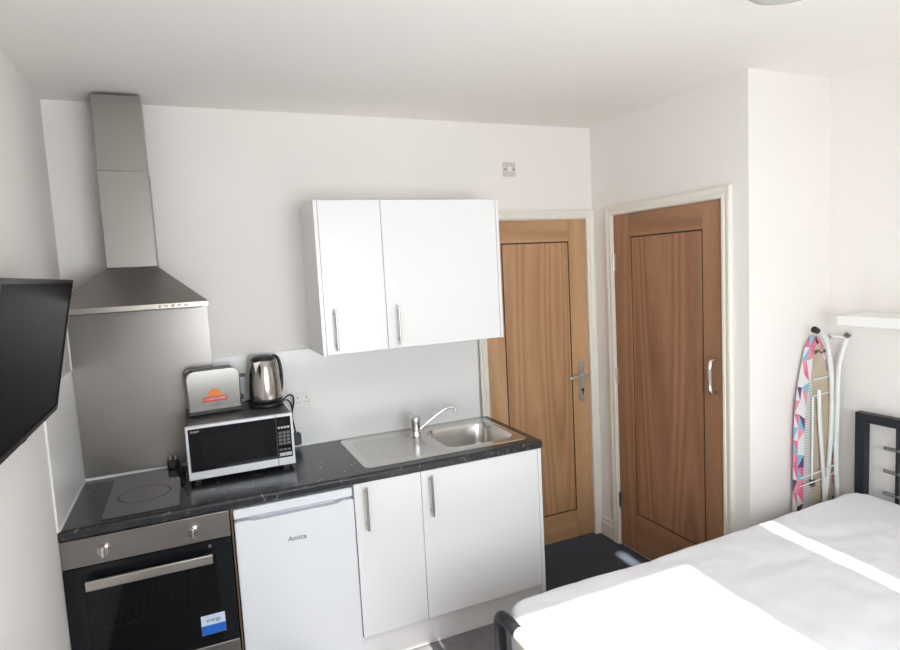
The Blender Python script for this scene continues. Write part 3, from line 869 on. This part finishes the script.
for si, (d, dz) in enumerate(steps):
    cur = []
    for (xy, v0) in zip(ring_xy, loop):
        x, y = off(xy, d)
        fade = max(0, 1+dz/.12)
        wv = .004*noise.noise(Vector((x*6, y*6, dz*4)))*min(1, -dz*20)
        x2, y2 = off((x, y), wv)
        cur.append(bm.verts.new((x2, y2, z1+dz+hsurf(*xy)*fade)))
    for k in range(len(loop)):
        k2 = (k+1) % len(loop)
        try:
            f = bm.faces.new((prev[k], prev[k2], cur[k2], cur[k])); f.smooth = True
        except ValueError: pass
    prev = cur
bm.faces.new(prev)
bmesh.ops.remove_doubles(bm, verts=bm.verts[:], dist=1e-5)
mt = obj('mattress', bm, M['sheet'], origin=(2.385, -2.03, .397))
tag(mt, 'bare mattress in a creased white fitted cover lying on the black bed frame', 'mattress')

# ------------------------------------------------------------------ ironing board
i_ = thing('ironing_board', 'folded ironing board with pink and blue triangle cover in the alcove behind the bed', 'ironing board', (3.24, -1.18, 0))
cxb = 3.262
half = [(1.358, .012), (1.352, .026), (1.33, .042), (1.28, .058), (1.22, .078), (1.15, .096), (1.05, .116), (.95, .127), (.80, .132), (.60, .134), (.40, .136), (.20, .134), (.12, .128), (.09, .10)]
def outline(d):
    """right and left profile, inset by d"""
    out = []
    for z, w_ in half: out.append((z - (d if z > 1.3 else 0) + (d if z < .15 else 0) - (.4*d if 1.1 < z <= 1.3 else 0), max(.004, w_-d)))
    return out
def resample(P, n):
    L_ = [0]
    for a, b in zip(P, P[1:]): L_.append(L_[-1]+math.dist(a, b))
    R_ = []
    for k in range(n+1):
        s = L_[-1]*k/n; i = 0
        while i < len(P)-2 and L_[i+1] < s: i += 1
        t = (s-L_[i])/(L_[i+1]-L_[i]) if L_[i+1] > L_[i] else 0
        R_.append((P[i][0]+(P[i+1][0]-P[i][0])*t, P[i][1]+(P[i+1][1]-P[i][1])*t))
    return R_
yF, yB_ = -1.192, -1.168
pal = [mat('cover_white', (.74, .74, .74), .85), mat('cover_pink', (.75, .17, .30), .85), mat('cover_purple', (.13, .06, .16), .85),
       mat('cover_blue', (.22, .50, .66), .85), mat('cover_cream', (.70, .62, .55), .85), mat('cover_coral', (.78, .30, .36), .85)]
seq = [1, 5, 0, 1, 3, 2, 0, 5, 1, 0, 2, 5, 0, 1, 0, 3, 1, 0, 0]
bm = bmesh.new()
NS = 20
O = resample(outline(0), NS); I = resample(outline(.045), NS); I2 = resample(outline(.014), NS)
for sgn in (-1, 1):
    vo = [bm.verts.new((cxb+sgn*w_, yF, z)) for z, w_ in O]; vi_ = [bm.verts.new((cxb+sgn*w_, yF, z)) for z, w_ in (I if sgn < 0 else I2)]
    vb_ = [bm.verts.new((cxb+sgn*w_, yB_, z)) for z, w_ in O]
    vz = [bm.verts.new((cxb, yB_, z)) for z, w_ in O]
    c_ = 0
    for k in range(NS):
        for quad in ((vo[k], vo[k+1], vi_[k+1], vi_[k]), (vb_[k], vb_[k+1], vo[k+1], vo[k]), (vz[k], vz[k+1], vb_[k+1], vb_[k])):
            a, b, c, d = quad
            for tri in (((a, b, d), (b, c, d)) if k % 2 else ((a, b, c), (a, c, d))):
                f = bm.faces.new(tri)
                f.material_index = seq[(k*2+c_) % len(seq)] if random.random() < .8 else random.choice([0, 1, 3, 0]); c_ += 1
            c_ += 1
bmesh.ops.remove_doubles(bm, verts=bm.verts[:], dist=1e-5)
obj('cover', bm, pal, i_)
bm = bmesh.new()
G = resample(outline(.036), 30)
prism(bm, [(cxb-w_, z) for z, w_ in G] + [(cxb+w_, z) for z, w_ in reversed(G)], 'y', -1.190, -1.172)
obj('deck', bm, M['deck'], i_)
bm = bmesh.new()
Gu = [(z, w_) for z, w_ in G if z > .45]
prism(bm, [(cxb-.026+max(0, .02-w_), z) for z, w_ in Gu] + [(cxb+w_+.022, z) for z, w_ in reversed(Gu)], 'y', -1.1945, -1.1905)
obj('underlay', bm, M['beige'], i_)
# folded legs
lg = obj('leg', T([(3.235, -1.235, 1.378), (3.275, -1.222, 1.360), (3.318, -1.212, 1.29), (3.350, -1.208, 1.18), (3.355, -1.208, .95), (3.335, -1.208, .72), (3.300, -1.21, .52), (3.25, -1.21, .22)], .011, 12, smooth_path=2), M['tube'], i_)
obj('foot_cap', T([(3.180, -1.242, 1.400), (3.236, -1.236, 1.380)], [.014], 12), M['plastic'], lg)
obj('foot_tip', T([(3.172, -1.243, 1.403), (3.196, -1.241, 1.394)], [.0155], 12), M['black'], lg)
lg = obj('leg', T([(3.395, -1.255, 1.352), (3.372, -1.243, 1.27), (3.362, -1.232, 1.18), (3.362, -1.230, .95), (3.355, -1.228, .75), (3.372, -1.228, .55), (3.385, -1.228, .25), (3.385, -1.228, .03)], .011, 12, smooth_path=2), M['tube'], i_)
obj('foot_tip', T([(3.386, -1.250, 1.345), (3.398, -1.257, 1.362)], [.0135], 12), M['dgrey'], lg)
obj('leg', T([(3.252, -1.212, 1.10), (3.258, -1.212, .95), (3.285, -1.212, .70), (3.300, -1.212, .50), (3.31, -1.212, .03)], .009, 12, smooth_path=1), M['tube'], i_)
obj('brace_bar', T([(3.405-.08, -1.228, 1.355-.02), (3.300, -1.228, 1.362), (3.385, -1.245, 1.345)], .006, 10), M['tube'], i_)
for z in (1.155, 1.075): obj('cross_wire', T([(3.225, -1.205, z-.004), (3.355, -1.205, z+.002)], .0035, 8), M['tube'], i_)
bm = bmesh.new()
for z in (.66, .70): tube(bm, [(3.13, -1.205, z-.02), (3.25, -1.225, z), (3.40, -1.225, z+.02)], .003, 8)
obj('iron_rest', bm, M['tube'], i_)
obj('locking_rod', T([(3.222, -1.203, 1.07), (3.215, -1.205, .66)], .005, 8), M['tube'], i_)
obj('locking_catch', B(3.205, 3.228, -1.215, -1.198, .625, .66, bev=.003), M['slot'], i_)
bm = bmesh.new(); tube(bm, [(3.222+.012*math.cos(k)*0.9+k*.011, -1.205, 1.285+.010*math.sin(k*2.1)) for k in range(9)], .003, 8)
obj('cover_drawstring', bm, M['slot'], i_)
bm = bmesh.new(); box(bm, 3.10, 3.37, -1.20, -1.165, .0, .09, bev=.006)
obj('heel_rest', bm, M['tube'], i_)

# ------------------------------------------------------------------ light
el, sx = math.radians(34.3), .07
d = Vector((sx, 1, -math.tan(el)*math.hypot(1, sx))).normalized()
sun = bpy.data.lights.new('sun', 'SUN'); sun.energy = 16; sun.angle = math.radians(.6); sun.color = (1, .96, .89)
so = bpy.data.objects.new('sun', sun); COL.objects.link(so); so.rotation_euler = (-d).to_track_quat('Z', 'Y').to_euler(); so.location = (1.5, -8, 6)
wd = bpy.data.worlds.new('world'); sc.world = wd; wd.use_nodes = True
bg = wd.node_tree.nodes['Background']; bg.inputs[0].default_value = (.90, .955, 1, 1); bg.inputs[1].default_value = 9.5
pl_ = bpy.data.lights.new('window_portal', 'AREA'); pl_.shape = 'RECTANGLE'; pl_.size = 1.93; pl_.size_y = 1.25; pl_.cycles.is_portal = True
po = bpy.data.objects.new('window_portal', pl_); COL.objects.link(po); po.location = (1.63, YB-.13, 1.557); po.rotation_euler = (PI/2, 0, 0)

# ------------------------------------------------------------------ camera
cam = bpy.data.cameras.new('camera'); co = bpy.data.objects.new('camera', cam); COL.objects.link(co)
yaw, pit, rol = -.4092, -.0947, -.0528
Fv = Vector((-math.sin(yaw)*math.cos(pit), math.cos(yaw)*math.cos(pit), math.sin(pit)))
Rv = Vector((math.cos(yaw), math.sin(yaw), 0)); Uv = Rv.cross(Fv)
R2v = Rv*math.cos(rol)+Uv*math.sin(rol); U2v = -Rv*math.sin(rol)+Uv*math.cos(rol)
mw = Matrix(((*R2v, 0), (*U2v, 0), (*(-Fv), 0), (0, 0, 0, 1))).transposed()
co.matrix_world = Matrix.Translation((.5072, -3.1152, 1.778)) @ mw
cam.sensor_width = 36; cam.lens = 598.8185*36/900; cam.clip_start = .02
sc.camera = co
for o in bpy.data.objects:
    if '_local' in o: del o['_local']
sc.view_settings.view_transform = 'Standard'; sc.view_settings.look = 'None'; sc.view_settings.gamma = 1
sc.view_settings.use_curve_mapping = False; sc.view_settings.exposure = .26
cy_ = sc.cycles
cy_.max_bounces = 14; cy_.diffuse_bounces = 8; cy_.glossy_bounces = 5; cy_.transparent_max_bounces = 8
cy_.sample_clamp_indirect = 8; cy_.caustics_reflective = False; cy_.caustics_refractive = False; cy_.use_denoising = True
